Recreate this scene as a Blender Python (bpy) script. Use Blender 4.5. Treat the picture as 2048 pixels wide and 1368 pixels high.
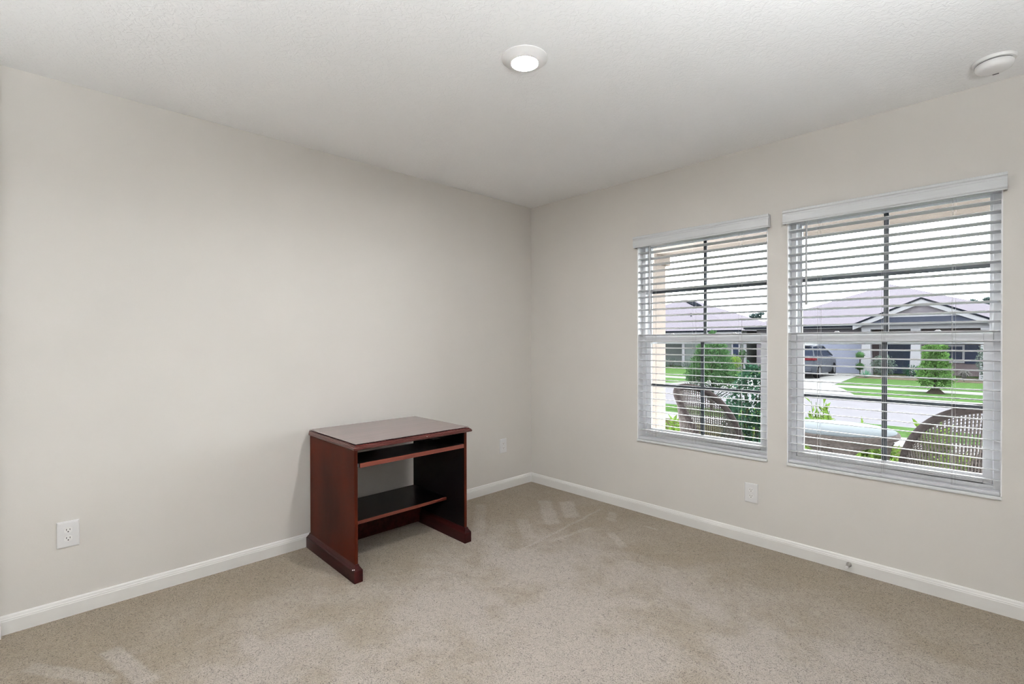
import bpy, bmesh, math, random
from math import sin, cos, pi, radians, sqrt
from mathutils import Vector, Matrix
random.seed(7)
scene = bpy.context.scene
for o in list(bpy.data.objects):
    bpy.data.objects.remove(o, do_unlink=True)
COL = scene.collection

# ------------------------------------------------------------------ camera
H = 2.527                       # ceiling height
CAM = (3.1304, -3.2725, 1.30)
YAW, PITCH, ROLL = 0.8019, -0.0067, -0.0021
cd = bpy.data.cameras.new('camera'); cam = bpy.data.objects.new('camera', cd); COL.objects.link(cam)
cd.sensor_fit = 'HORIZONTAL'; cd.sensor_width = 36.0
cd.lens = 36.0 * 976.467 / 2048.0
cd.shift_y = (688.674 - 684.0) / 2048.0
cd.clip_start = 0.02; cd.clip_end = 400
_f = Vector((-sin(YAW)*cos(PITCH), cos(YAW)*cos(PITCH), sin(PITCH)))
_r = Vector((cos(YAW), sin(YAW), 0)); _u = _r.cross(_f)
_r2 = _r*cos(ROLL) + _u*sin(ROLL); _u2 = -_r*sin(ROLL) + _u*cos(ROLL)
cam.matrix_world = Matrix(((_r2.x, _u2.x, -_f.x, CAM[0]), (_r2.y, _u2.y, -_f.y, CAM[1]), (_r2.z, _u2.z, -_f.z, CAM[2]), (0, 0, 0, 1)))
scene.camera = cam

# ------------------------------------------------------------------ world, sun, exposure
SKY = 18.0                      # overcast daylight
SUN = 12.0
LAMP = 720.0                    # radiance of the disc lights
UP_A, UP_B = 1230.0, 860.0 # uplights added out of view to fill the room
w = bpy.data.worlds.new('world'); scene.world = w; w.use_nodes = True
nt = w.node_tree; nt.nodes.clear()
bgn = nt.nodes.new('ShaderNodeBackground'); wo = nt.nodes.new('ShaderNodeOutputWorld')
tc = nt.nodes.new('ShaderNodeTexCoord'); nz = nt.nodes.new('ShaderNodeTexNoise'); nz.inputs['Scale'].default_value = 2.2; nz.inputs['Detail'].default_value = 4
rp = nt.nodes.new('ShaderNodeValToRGB')
rp.color_ramp.elements[0].position = .35; rp.color_ramp.elements[0].color = (.86, .93, 1.0, 1)
rp.color_ramp.elements[1].position = .6; rp.color_ramp.elements[1].color = (1.0, 1.0, 1.0, 1)
nt.links.new(tc.outputs['Generated'], nz.inputs['Vector']); nt.links.new(nz.outputs['Fac'], rp.inputs['Fac'])
nt.links.new(rp.outputs['Color'], bgn.inputs['Color']); bgn.inputs['Strength'].default_value = SKY
nt.links.new(bgn.outputs[0], wo.inputs[0])
sd = bpy.data.lights.new('sun', 'SUN'); sd.energy = SUN; sd.angle = radians(12); sd.color = (1, .97, .92)
sun = bpy.data.objects.new('sun', sd); COL.objects.link(sun); sun.rotation_euler = (radians(-14), radians(12), 0); sun.location = (0, 0, 30)
scene.view_settings.view_transform = 'Standard'; scene.view_settings.look = 'None'
scene.view_settings.gamma = 1.0; scene.view_settings.use_curve_mapping = False
scene.view_settings.exposure = 0.0
scene.cycles.use_denoising = True; scene.cycles.filter_width = 1.1
scene.cycles.max_bounces = 10; scene.cycles.diffuse_bounces = 6; scene.cycles.transparent_max_bounces = 24
scene.cycles.sample_clamp_indirect = 12.0
scene.cycles.caustics_reflective = False; scene.cycles.caustics_refractive = False

# ------------------------------------------------------------------ colour and material helpers
def S(r, g, b):
    f = lambda v: ((v/255+.055)/1.055)**2.4 if v/255 > .04045 else v/255/12.92
    return (f(r), f(g), f(b))
EXT = SKY*1.2
def X(r, g, b):                 # reflectance outdoors (the day is far brighter than the room)
    return tuple(v/EXT for v in S(r, g, b))

def mat(name, col, rough=.6, var=.06, scale=6.0, bump=0.0, bscale=250.0, metallic=0.0, spec=.5, detail=3.0, stretch=None, coat=0.0, bdist=.002):
    m = bpy.data.materials.new(name); m.use_nodes = True
    t = m.node_tree; b = t.nodes['Principled BSDF']
    g = t.nodes.new('ShaderNodeNewGeometry'); vec = g.outputs['Position']
    if stretch:
        mp = t.nodes.new('ShaderNodeMapping'); mp.inputs['Scale'].default_value = stretch
        t.links.new(vec, mp.inputs['Vector']); vec = mp.outputs['Vector']
    n = t.nodes.new('ShaderNodeTexNoise'); n.inputs['Scale'].default_value = scale; n.inputs['Detail'].default_value = detail
    t.links.new(vec, n.inputs['Vector'])
    r = t.nodes.new('ShaderNodeValToRGB')
    r.color_ramp.elements[0].position = .3; r.color_ramp.elements[1].position = .7
    r.color_ramp.elements[0].color = (*[max(0, c*(1-var)) for c in col], 1)
    r.color_ramp.elements[1].color = (*[c*(1+var) for c in col], 1)
    t.links.new(n.outputs['Fac'], r.inputs['Fac']); t.links.new(r.outputs['Color'], b.inputs['Base Color'])
    b.inputs['Roughness'].default_value = rough; b.inputs['Metallic'].default_value = metallic
    b.inputs['Specular IOR Level'].default_value = spec
    if coat: b.inputs['Coat Weight'].default_value = coat; b.inputs['Coat Roughness'].default_value = .15
    if bump:
        n2 = t.nodes.new('ShaderNodeTexNoise'); n2.inputs['Scale'].default_value = bscale; n2.inputs['Detail'].default_value = 3
        t.links.new(g.outputs['Position'], n2.inputs['Vector'])
        bp = t.nodes.new('ShaderNodeBump'); bp.inputs['Strength'].default_value = bump; bp.inputs['Distance'].default_value = bdist
        t.links.new(n2.outputs['Fac'], bp.inputs['Height']); t.links.new(bp.outputs['Normal'], b.inputs['Normal'])
    return m

def glass_mat(name, tint=(.97, .985, .98)):
    m = bpy.data.materials.new(name); m.use_nodes = True; t = m.node_tree; t.nodes.clear()
    out = t.nodes.new('ShaderNodeOutputMaterial'); mx = t.nodes.new('ShaderNodeMixShader')
    fr = t.nodes.new('ShaderNodeFresnel'); fr.inputs['IOR'].default_value = 1.3
    tr = t.nodes.new('ShaderNodeBsdfTransparent'); tr.inputs['Color'].default_value = (*tint, 1)
    gl = t.nodes.new('ShaderNodeBsdfGlossy'); gl.inputs['Roughness'].default_value = .02
    t.links.new(fr.outputs[0], mx.inputs[0]); t.links.new(tr.outputs[0], mx.inputs[1]); t.links.new(gl.outputs[0], mx.inputs[2])
    t.links.new(mx.outputs[0], out.inputs['Surface']); return m

def leaf_mat(name, col, var=.4, scale=6.0):
    m = bpy.data.materials.new(name); m.use_nodes = True; t = m.node_tree; t.nodes.clear(); N = t.nodes.new
    g = N('ShaderNodeNewGeometry'); n = N('ShaderNodeTexNoise'); n.inputs['Scale'].default_value = scale; n.inputs['Detail'].default_value = 3
    t.links.new(g.outputs['Position'], n.inputs['Vector']); r = N('ShaderNodeValToRGB')
    r.color_ramp.elements[0].position = .32; r.color_ramp.elements[1].position = .68
    r.color_ramp.elements[0].color = (*[c*(1-var) for c in col], 1); r.color_ramp.elements[1].color = (*[c*(1+var) for c in col], 1)
    t.links.new(n.outputs['Fac'], r.inputs['Fac'])
    d = N('ShaderNodeBsdfDiffuse'); tr = N('ShaderNodeBsdfTranslucent'); ad = N('ShaderNodeAddShader'); o = N('ShaderNodeOutputMaterial')
    for x in (d, tr): t.links.new(r.outputs['Color'], x.inputs['Color']); 
    t.links.new(d.outputs[0], ad.inputs[0]); t.links.new(tr.outputs[0], ad.inputs[1]); t.links.new(ad.outputs[0], o.inputs['Surface'])
    return m

def emit_mat(name, col, strength):
    m = bpy.data.materials.new(name); m.use_nodes = True; t = m.node_tree
    b = t.nodes['Principled BSDF']; b.inputs['Base Color'].default_value = (.9, .9, .9, 1)
    b.inputs['Emission Color'].default_value = (*col, 1); b.inputs['Emission Strength'].default_value = strength
    return m

def carpet_mat():
    m = bpy.data.materials.new('beige_carpet'); m.use_nodes = True; t = m.node_tree; L = t.links.new
    b = t.nodes['Principled BSDF']; b.inputs['Roughness'].default_value = .95; b.inputs['Specular IOR Level'].default_value = .1
    b.inputs['Sheen Weight'].default_value = .15
    N = t.nodes.new; g = N('ShaderNodeNewGeometry'); P = g.outputs['Position']
    def noise(scale, detail=3, dist=0.0, rough=.5):
        n = N('ShaderNodeTexNoise'); n.inputs['Scale'].default_value = scale; n.inputs['Detail'].default_value = detail
        n.inputs['Distortion'].default_value = dist; n.inputs['Roughness'].default_value = rough; L(P, n.inputs['Vector']); return n.outputs['Fac']
    def rng(v, a, c, lo=0.0, hi=1.0):
        r = N('ShaderNodeMapRange'); r.interpolation_type = 'SMOOTHSTEP'
        for k, x in enumerate((a, c, lo, hi)): r.inputs[k+1].default_value = x
        L(v, r.inputs[0]); return r.outputs[0]
    def math_(op, a, c=None):
        n = N('ShaderNodeMath'); n.operation = op
        for k, x in enumerate((a, c)):
            if x is None: continue
            if isinstance(x, (int, float)): n.inputs[k].default_value = x
            else: L(x, n.inputs[k])
        return n.outputs[0]
    sep = N('ShaderNodeSeparateXYZ'); L(P, sep.inputs[0]); px, py = sep.outputs[0], sep.outputs[1]
    wob = math_('MULTIPLY', math_('SUBTRACT', noise(9, 3), .5), .10)
    # brushed-pile areas: soft noise, lighter away from the left and window walls
    mot = rng(noise(2.1, 6, .25, .66), .34, .66)
    walk = math_('MULTIPLY', rng(px, .15, 1.35), rng(py, -.15, -1.35, 0, 1))  # ramp by distance from the left and window walls
    mask = math_('MULTIPLY', mot, math_('ADD', .30, math_('MULTIPLY', walk, .70)))
    mask = math_('ADD', mask, math_('MULTIPLY', walk, .45))
    # strokes left by a vacuum cleaner / moved furniture : (x0,y0,x1,y1,halfwidth,amount)
    for x0, y0, x1, y1, hw, am in ((.45, -.32, .84, -.66, .055, .5), (.60, -.22, .86, -.46, .06, .5), (.99, -1.13, .90, -.15, .012, .35),
                                   (1.04, -.91, 1.07, -.52, .016, .3), (.18, -.76, .60, -1.15, .045, .35), (.47, -3.07, .84, -2.98, .035, .6),
                                   (.77, -2.64, 1.0, -2.60, .035, .55), (.39, -3.31, .71, -3.09, .03, .5), (1.01, -.16, 1.10, -.32, .035, .4),
                                   (1.33, -.23, 1.42, -.23, .015, .4), (1.22, -.50, 1.42, -.64, .03, .4), (.62, -.75, .90, -.95, .05, .35)):
        ln = math.hypot(x1-x0, y1-y0); ux, uy = (x1-x0)/ln, (y1-y0)/ln; mx, my = (x0+x1)/2, (y0+y1)/2
        dx = math_('SUBTRACT', px, mx); dy = math_('SUBTRACT', py, my)
        u = math_('ABSOLUTE', math_('ADD', math_('ADD', math_('MULTIPLY', dx, ux), math_('MULTIPLY', dy, uy)), wob))
        v = math_('ABSOLUTE', math_('ADD', math_('SUBTRACT', math_('MULTIPLY', dy, ux), math_('MULTIPLY', dx, uy)), math_('MULTIPLY', wob, .35)))
        s = math_('MULTIPLY', rng(u, ln/2-.03, ln/2+.03, 1, 0), rng(v, hw*.6, hw*1.3, 1, 0))
        mask = math_('ADD', mask, math_('MULTIPLY', s, am))
    mask = rng(mask, 0, 1.15)
    mix = N('ShaderNodeMix'); mix.data_type = 'RGBA'; L(mask, mix.inputs[0])
    mix.inputs[6].default_value = (.312, .256, .189, 1); mix.inputs[7].default_value = (.440, .388, .342, 1)
    tuft = rng(noise(95, 2, 3.2), .30, .54, .30, 1.18)
    fine = rng(noise(420, 2, .5), .3, .7, .88, 1.08)
    fac = math_('MULTIPLY', tuft, fine)
    mul = N('ShaderNodeMix'); mul.data_type = 'RGBA'; mul.blend_type = 'MULTIPLY'; mul.inputs[0].default_value = 1
    L(mix.outputs[2], mul.inputs[6])
    cmb = N('ShaderNodeCombineColor'); [L(fac, cmb.inputs[k]) for k in range(3)]
    L(cmb.outputs[0], mul.inputs[7]); L(mul.outputs[2], b.inputs['Base Color'])
    bp = N('ShaderNodeBump'); bp.inputs['Strength'].default_value = .8; bp.inputs['Distance'].default_value = .010
    L(math_('ADD', noise(95, 2, 3.2), math_('MULTIPLY', noise(420, 2, .5), .4)), bp.inputs['Height']); L(bp.outputs[0], b.inputs['Normal'])
    return m

def ceiling_mat():
    m = mat('knockdown_ceiling_paint', (.905, .915, .925), rough=.9, var=.01, scale=2, spec=.2)
    t = m.node_tree; b = t.nodes['Principled BSDF']; g = t.nodes['Geometry'] if 'Geometry' in t.nodes else t.nodes.new('ShaderNodeNewGeometry')
    n = t.nodes.new('ShaderNodeTexNoise'); n.inputs['Scale'].default_value = 42; n.inputs['Detail'].default_value = 3; n.inputs['Distortion'].default_value = 1.2
    t.links.new(g.outputs['Position'], n.inputs['Vector'])
    r = t.nodes.new('ShaderNodeValToRGB'); r.color_ramp.elements[0].position = .44; r.color_ramp.elements[1].position = .54
    t.links.new(n.outputs['Fac'], r.inputs['Fac'])
    bp = t.nodes.new('ShaderNodeBump'); bp.inputs['Strength'].default_value = .35; bp.inputs['Distance'].default_value = .0022
    t.links.new(r.outputs['Color'], bp.inputs['Height']); t.links.new(bp.outputs[0], b.inputs['Normal'])
    return m

M = dict(
    wall=mat('greige_wall_paint', (.640, .619, .590), rough=.75, var=.012, scale=3, bump=.10, bscale=160, spec=.25),
    ceiling=ceiling_mat(),
    trim=mat('white_trim_paint', (.74, .735, .72), rough=.38, var=.015, scale=5, bump=.03, bscale=60),
    carpet=carpet_mat(),
    vinyl=mat('white_window_vinyl', (.90, .91, .93), rough=.35, var=.01, scale=9),
    slat=mat('white_blind_slat', (.57, .58, .61), rough=.35, var=.02, scale=14, stretch=(1, 20, 20)),
    valance=mat('shaded_white_valance', (.60, .62, .64), rough=.4, var=.03, scale=20, stretch=(.4, 8, 8), bump=.05, bscale=120),  # white greyed in the colour for its backlit side
    cord=mat('white_blind_cord', (.55, .55, .55), rough=.8, bump=.2, bscale=900),
    wandm=mat('clear_grey_wand', (.42, .43, .45), rough=.2, var=.03),
    muntin=mat('grey_grille_bar', (.085, .10, .125), rough=.4, var=.03),
    sill=mat('white_marble_sill', (.68, .70, .71), rough=.2, var=.05, scale=12, detail=6),
    glass=glass_mat('clear_window_glass'),
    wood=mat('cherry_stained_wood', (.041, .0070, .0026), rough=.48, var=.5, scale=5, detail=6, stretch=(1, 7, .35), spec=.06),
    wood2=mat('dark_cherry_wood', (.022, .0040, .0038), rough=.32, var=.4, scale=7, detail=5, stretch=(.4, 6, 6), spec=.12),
    woodtop=mat('cherry_top_painted_sheen', (.150, .086, .086), rough=.36, var=.16, scale=5, detail=6, stretch=(7, .5, 3), spec=.7, coat=1.0),  # grey sheen of the reflected wall mixed into the base colour
    woodstrip=mat('cherry_front_strip', (.115, .028, .018), rough=.35, var=.25, scale=9, detail=5, stretch=(7, .5, 7), spec=.3),
    woodedge=mat('cherry_edge_band', (.058, .012, .0095), rough=.3, var=.25, scale=9, detail=5, stretch=(7, .5, 7)),
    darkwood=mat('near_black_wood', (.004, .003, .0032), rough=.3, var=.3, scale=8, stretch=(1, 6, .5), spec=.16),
    sticker=mat('white_paper_label', (.75, .76, .78), rough=.6, var=.05, scale=90),
    plate=mat('white_outlet_plastic', (.72, .72, .73), rough=.35, var=.01),
    slot=mat('dark_outlet_slot', (.02, .02, .02), rough=.7),
    plastic=mat('white_plastic', (.78, .78, .78), rough=.4, var=.015),
    darkgap=mat('dark_plastic_gap', (.06, .06, .065), rough=.6),
    lens=emit_mat('lit_lamp_lens', (1, .99, .98), LAMP),
    nickel=mat('brushed_nickel', (.42, .40, .38), rough=.3, metallic=1.0, var=.06, scale=60),
    rubber=mat('white_rubber', (.78, .78, .78), rough=.6),
    # outdoors
    stucco=mat('beige_stucco', (.22, .188, .168), rough=.9, var=.05, bump=.3, bscale=70, spec=.1),
    porchwhite=mat('porch_ceiling_white', (.70, .69, .67), rough=.9, var=.02, spec=.1),
    porchfloor=mat('porch_concrete', (.52, .50, .47), rough=.9, var=.1, bump=.2, bscale=60, spec=.1),
    lawn=mat('lawn_grass', X(152, 203, 120), rough=1, var=.22, scale=5, detail=2, spec=.05),
    soil=mat('garden_bed_soil', X(150, 150, 105), rough=1, var=.3, scale=14, detail=2, spec=.05),
    mulch=mat('pine_straw_mulch', X(205, 190, 170), rough=1, var=.3, scale=20, detail=2, spec=.05),
    street=mat('pale_street_asphalt', tuple(v*1.12 for v in X(238, 235, 246)), rough=.95, var=.05, scale=3, detail=2, spec=.05),
    walk=mat('pale_concrete', tuple(v*1.25 for v in X(250, 250, 252)), rough=.95, var=.04, scale=4, detail=2, spec=.05),
    roof=mat('lilac_grey_shingle', tuple(v*1.35 for v in X(214, 206, 222)), rough=.95, var=.10, scale=10, detail=5, stretch=(.6, 2.5, 9), spec=.05),
    roofblue=mat('slate_blue_shingle', X(138, 146, 172), rough=.95, var=.12, scale=10, stretch=(1, 3, 6), spec=.05),
    shingleedge=mat('dark_shingle_edge', X(70, 76, 92), rough=.9, spec=.05, var=.2),
    hwhite=mat('white_house_trim', tuple(v*1.955 for v in X(240, 240, 248)), rough=.7, var=.03, spec=.1),
    hsiding=mat('taupe_siding', tuple(v*2.21 for v in X(172, 165, 175)), rough=.85, var=.05, scale=3, stretch=(.2, .2, 12), spec=.1),
    hgarage=mat('blue_grey_garage_door', tuple(v*2.89 for v in X(178, 184, 208)), rough=.6, var=.03, scale=2, spec=.1),
    hgreen=mat('grey_green_siding', tuple(v*2.04 for v in X(168, 178, 176)), rough=.85, var=.05, scale=3, stretch=(.2, .2, 12), spec=.1),
    hbrown=mat('brown_brick_wall', tuple(v*3.06 for v in X(146, 132, 136)), rough=.9, var=.15, scale=8, spec=.1),
    hdark=mat('dark_entry_paint', tuple(v*2.6 for v in X(84, 96, 118)), rough=.7, var=.15, scale=3, spec=.1),
    hglass=mat('dark_house_glass', tuple(v*1.5 for v in X(90, 104, 138)), rough=.15, var=.1, scale=2, spec=.3),
    wicker=mat('brown_wicker', tuple(v*5.244 for v in X(158, 147, 144)), rough=.75, var=.25, scale=60, bump=.5, bscale=220, spec=.15),
    wickerdark=mat('dark_wicker_rim', tuple(v*3.8 for v in X(128, 116, 116)), rough=.75, var=.25, scale=50, bump=.5, bscale=200, spec=.15),
    tabletop=mat('glass_top_painted_sky', tuple(v*2.89 for v in X(232, 244, 255)), rough=.55, var=.02, spec=.15),  # sky reflection on the glass put into the base colour
    pink=mat('pink_fabric_strap', tuple(v*2.2 for v in X(240, 150, 225)), rough=.8),
    bark=mat('grey_brown_bark', X(130, 118, 108), rough=.95, var=.25, scale=30, spec=.05),
    leafgreen=leaf_mat('fresh_green_foliage', tuple(v*1.4175 for v in X(138, 192, 106)), .45, 3.5),
    leafmid=leaf_mat('mid_green_foliage', tuple(v*1.3125 for v in X(114, 162, 106)), .5, 4),
    leafdark=leaf_mat('dark_glossy_holly', tuple(v*1.35 for v in X(84, 132, 104)), .55, 9),
    leaflime=leaf_mat('lime_green_leaves', tuple(v*1.3225 for v in X(186, 232, 110)), .35, 9),
    leafgrey=leaf_mat('grey_green_leaves', tuple(v*1 for v in X(176, 200, 186)), .45, 9),
    leafagave=leaf_mat('mint_agave', tuple(v*1.05 for v in X(160, 232, 190)), .25, 12),
    straw=leaf_mat('straw_grass', tuple(v*1.05 for v in X(196, 196, 192)), .35, 14),
    leaffar=leaf_mat('far_pine_foliage', tuple(v*1.05 for v in X(130, 158, 158)), .3, 1.5),
    carpaint=mat('dark_slate_car_paint', tuple(v*2.4 for v in X(114, 119, 132)), rough=.25, var=.12, scale=1.5, spec=.5, coat=.5),
    carglass=mat('tinted_car_glass', tuple(v*1.8 for v in X(70, 80, 104)), rough=.1, var=.1, spec=.5),
    tyre=mat('black_tyre', X(58, 60, 70), rough=.9, var=.1),
    carred=mat('red_tail_lamp', X(220, 80, 95), rough=.3, var=.15, scale=6),
    carsilver=mat('silver_car_trim', X(232, 234, 244), rough=.35, var=.05),
)

for k_, m_ in M.items():
    if list(M).index(k_) >= list(M).index('stucco'):
        b_ = m_.node_tree.nodes.get('Principled BSDF')
        if b_: b_.inputs['Specular IOR Level'].default_value *= .02; b_.inputs['Coat Weight'].default_value = 0

# ------------------------------------------------------------------ mesh builder
ORG = {}
def tag(o, label=None, cat=None, group=None, kind=None):
    if label: o['label'] = label
    if cat: o['category'] = cat
    if group: o['group'] = group
    if kind: o['kind'] = kind
    return o
def thing(name, loc, label, cat, group=None, kind=None):
    o = bpy.data.objects.new(name, None); COL.objects.link(o); o.location = loc; o.empty_display_size = .1
    ORG[o.name] = Vector(loc); return tag(o, label, cat, group, kind)

class MB:
    def __init__(s): s.v = []; s.f = []
    def add(s, vs, fs):
        n = len(s.v); s.v += [Vector(p) for p in vs]; s.f += [tuple(i+n for i in f) for f in fs]; return s
    def box(s, x0, x1, y0, y1, z0, z1):
        return s.add([(x0, y0, z0), (x1, y0, z0), (x1, y1, z0), (x0, y1, z0), (x0, y0, z1), (x1, y0, z1), (x1, y1, z1), (x0, y1, z1)],
                     [(0, 3, 2, 1), (4, 5, 6, 7), (0, 1, 5, 4), (1, 2, 6, 5), (2, 3, 7, 6), (3, 0, 4, 7)])
    def prism(s, poly, ext):           # polygon (3-D points) swept along vector ext
        n = len(poly); e = Vector(ext); a = [Vector(p) for p in poly]
        return s.add(a + [p+e for p in a], [tuple(range(n))[::-1], tuple(range(n, 2*n))] + [(i, (i+1) % n, n+(i+1) % n, n+i) for i in range(n)])
    def loft(s, rings, cap=True, closed=True):
        n = len(rings[0]); vs = [p for r in rings for p in r]; fs = []
        for k in range(len(rings)-1):
            for i in range(n if closed else n-1):
                j = (i+1) % n; fs.append((k*n+i, k*n+j, (k+1)*n+j, (k+1)*n+i))
        if cap and closed: fs += [tuple(range(n))[::-1], tuple(range((len(rings)-1)*n, len(rings)*n))]
        return s.add(vs, fs)
    def lathe(s, prof, c, n=32, axis='z', cap=True):   # prof: (radius, along)
        c = Vector(c); rings = []
        for r, h in prof:
            ring = []
            for i in range(n):
                a = 2*pi*i/n
                ring.append(c + {'z': Vector((r*cos(a), r*sin(a), h)), 'y': Vector((r*sin(a), h, r*cos(a))), 'x': Vector((h, r*cos(a), r*sin(a)))}[axis])
            rings.append(ring)
        return s.loft(rings, cap)
    def tube(s, pts, r, n=6, cap=True):
        pts = [Vector(p) for p in pts]; rr = r if isinstance(r, (list, tuple)) else [r]*len(pts); rings = []
        up = Vector((0, 0, 1)); prev = None
        for i, p in enumerate(pts):
            d = (pts[min(i+1, len(pts)-1)] - pts[max(i-1, 0)]).normalized()
            if prev is None:
                a = up if abs(d.z) < .9 else Vector((1, 0, 0)); sx = d.cross(a).normalized()
            else:
                sx = (prev - d*prev.dot(d)).normalized()
            prev = sx; sy = d.cross(sx)
            rings.append([p + sx*rr[i]*cos(2*pi*k/n) + sy*rr[i]*sin(2*pi*k/n) for k in range(n)])
        return s.loft(rings, cap)
    def sphere(s, c, r, n=12, m=8, sq=(1, 1, 1)):
        c = Vector(c); return s.loft([[c + Vector((r*sq[0]*sin(pi*j/m)*cos(2*pi*i/n), r*sq[1]*sin(pi*j/m)*sin(2*pi*i/n), -r*sq[2]*cos(pi*j/m))) for i in range(n)] for j in range(1, m)])
    def build(s, name, m, parent=None, smooth=False, bevel=0.0, seg=2, kind=None, label=None):
        if parent is not None: o0 = ORG[parent.name]
        else:
            lo = Vector((min(p.x for p in s.v), min(p.y for p in s.v), min(p.z for p in s.v))); hi = Vector((max(p.x for p in s.v), max(p.y for p in s.v), lo.z))
            o0 = (lo+hi)/2
        me = bpy.data.meshes.new(name); me.from_pydata([p-o0 for p in s.v], [], s.f)
        bm = bmesh.new(); bm.from_mesh(me); bmesh.ops.recalc_face_normals(bm, faces=bm.faces[:])
        if bevel:
            bmesh.ops.remove_doubles(bm, verts=bm.verts[:], dist=1e-6)
            ed = [e for e in bm.edges if len(e.link_faces) == 2 and e.calc_face_angle(0) > .6]
            bmesh.ops.bevel(bm, geom=ed, offset=bevel, segments=seg, affect='EDGES', profile=.5, clamp_overlap=True)
        bm.to_mesh(me); bm.free()
        if smooth:
            for p in me.polygons: p.use_smooth = True
            if smooth != 'all':
                me.set_sharp_from_angle(angle=radians(40))
        me.materials.append(M[m] if isinstance(m, str) else m)
        o = bpy.data.objects.new(name, me); COL.objects.link(o)
        if parent is not None: o.parent = parent; ORG[o.name] = o0
        else: o.location = o0; ORG[o.name] = o0
        if kind: o['kind'] = kind
        if label: o['label'] = label
        return o
def box(*a): return MB().box(*a)
def copy_part(src, parent, offset=(0, 0, 0)):
    c = src.copy(); COL.objects.link(c); c.parent = parent; c.location = Vector(src.location) + Vector(offset); ORG[c.name] = ORG[parent.name]; return c
def leaves(mb, pts, size, asp=.5, up=.3):
    for p in pts:
        d = Vector((random.gauss(0, 1), random.gauss(0, 1), random.gauss(up, 1))).normalized()
        q = d.cross(Vector((random.gauss(0, 1), random.gauss(0, 1), random.gauss(0, 1)))).normalized()
        s = size*random.uniform(.6, 1.3); p = Vector(p); n = d.cross(q)*s*.12
        mb.add([p, p+d*s*.5+q*s*asp*.5+n, p+d*s, p+d*s*.5-q*s*asp*.5+n], [(0, 1, 2, 3)])
def struct(name, mb, m, label, cat, **k): return tag(mb.build(name, m, **k), label, cat, kind='structure')

# ------------------------------------------------------------------ room shell
XR, YB, YS = 4.30, -4.90, -3.416        # right wall, far rear wall, corner where the left wall ends
T = .12
WX = ((1.121, 2.048), (2.158, 3.084)); WZ = (.545, 2.06); WT = .20
struct('floor', box(-.02, XR, YB, .0, -.12, 0), 'carpet', 'beige cut-pile carpet with brushed lighter patches', 'carpet floor')
struct('ceiling', box(-T, XR+T, YB-T, .02, H, H+.12), 'ceiling', 'white knockdown-textured ceiling', 'ceiling')
struct('wall_left', box(-T, 0, YB, 0, -.12, H), 'wall', 'long plain greige wall behind the small desk', 'wall')
mb = MB()
xs = [-.20, WX[0][0], WX[0][1], WX[1][0], WX[1][1], XR+.6]; zs = [-.5, WZ[0], WZ[1], H+.12]
for i in range(5):
    for k in range(3):
        if k == 1 and i in (1, 3): continue
        mb.box(xs[i], xs[i+1], 0, WT, zs[k], zs[k+1])
struct('wall_front', mb, 'wall', 'greige wall holding the two windows with blinds', 'wall')
struct('wall_right', box(XR, XR+T, YB, 0, -.12, H), 'wall', 'greige wall to the right of the camera', 'wall')
struct('wall_rear', box(-T, XR+T, YB-T, YB, -.12, H), 'wall', 'greige wall behind the camera', 'wall')
struct('wall_return', box(0, .05, YS-T, YS, 0, H), 'wall', 'short greige return wall ending the left wall', 'wall')

BP = [(0, 0), (.014, 0), (.014, .058), (.0125, .062), (.0125, .066), (.010, .070), (.008, .078), (.004, .083), (0, .083)]
def baseboard(name, a, b_, nrm, label):
    a, b_, nrm = Vector(a), Vector(b_), Vector(nrm)
    struct(name, MB().prism([a + nrm*d + Vector((0, 0, z)) for d, z in BP], b_-a), 'trim', label, 'baseboard')
baseboard('baseboard_left', (0, YS, 0), (0, 0, 0), (1, 0, 0), 'white baseboard running behind the desk along the left wall')
baseboard('baseboard_front', (0, 0, 0), (XR, 0, 0), (0, -1, 0), 'white baseboard under the two windows')
baseboard('baseboard_return', (0, YS, 0), (.05, YS, 0), (0, 1, 0), 'white baseboard on the short return wall')
baseboard('baseboard_right', (XR, 0, 0), (XR, YB, 0), (-1, 0, 0), 'white baseboard along the right wall')
baseboard('baseboard_rear', (XR, YB, 0), (0, YB, 0), (0, 1, 0), 'white baseboard along the rear wall')

baseboard('baseboard_return_end', (.05, YS, 0), (.05, YS-T, 0), (1, 0, 0), 'white baseboard on the end of the return wall')
baseboard('baseboard_hall', (0, YS-T, 0), (0, YB, 0), (1, 0, 0), 'white baseboard along the left wall behind the return')

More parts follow.
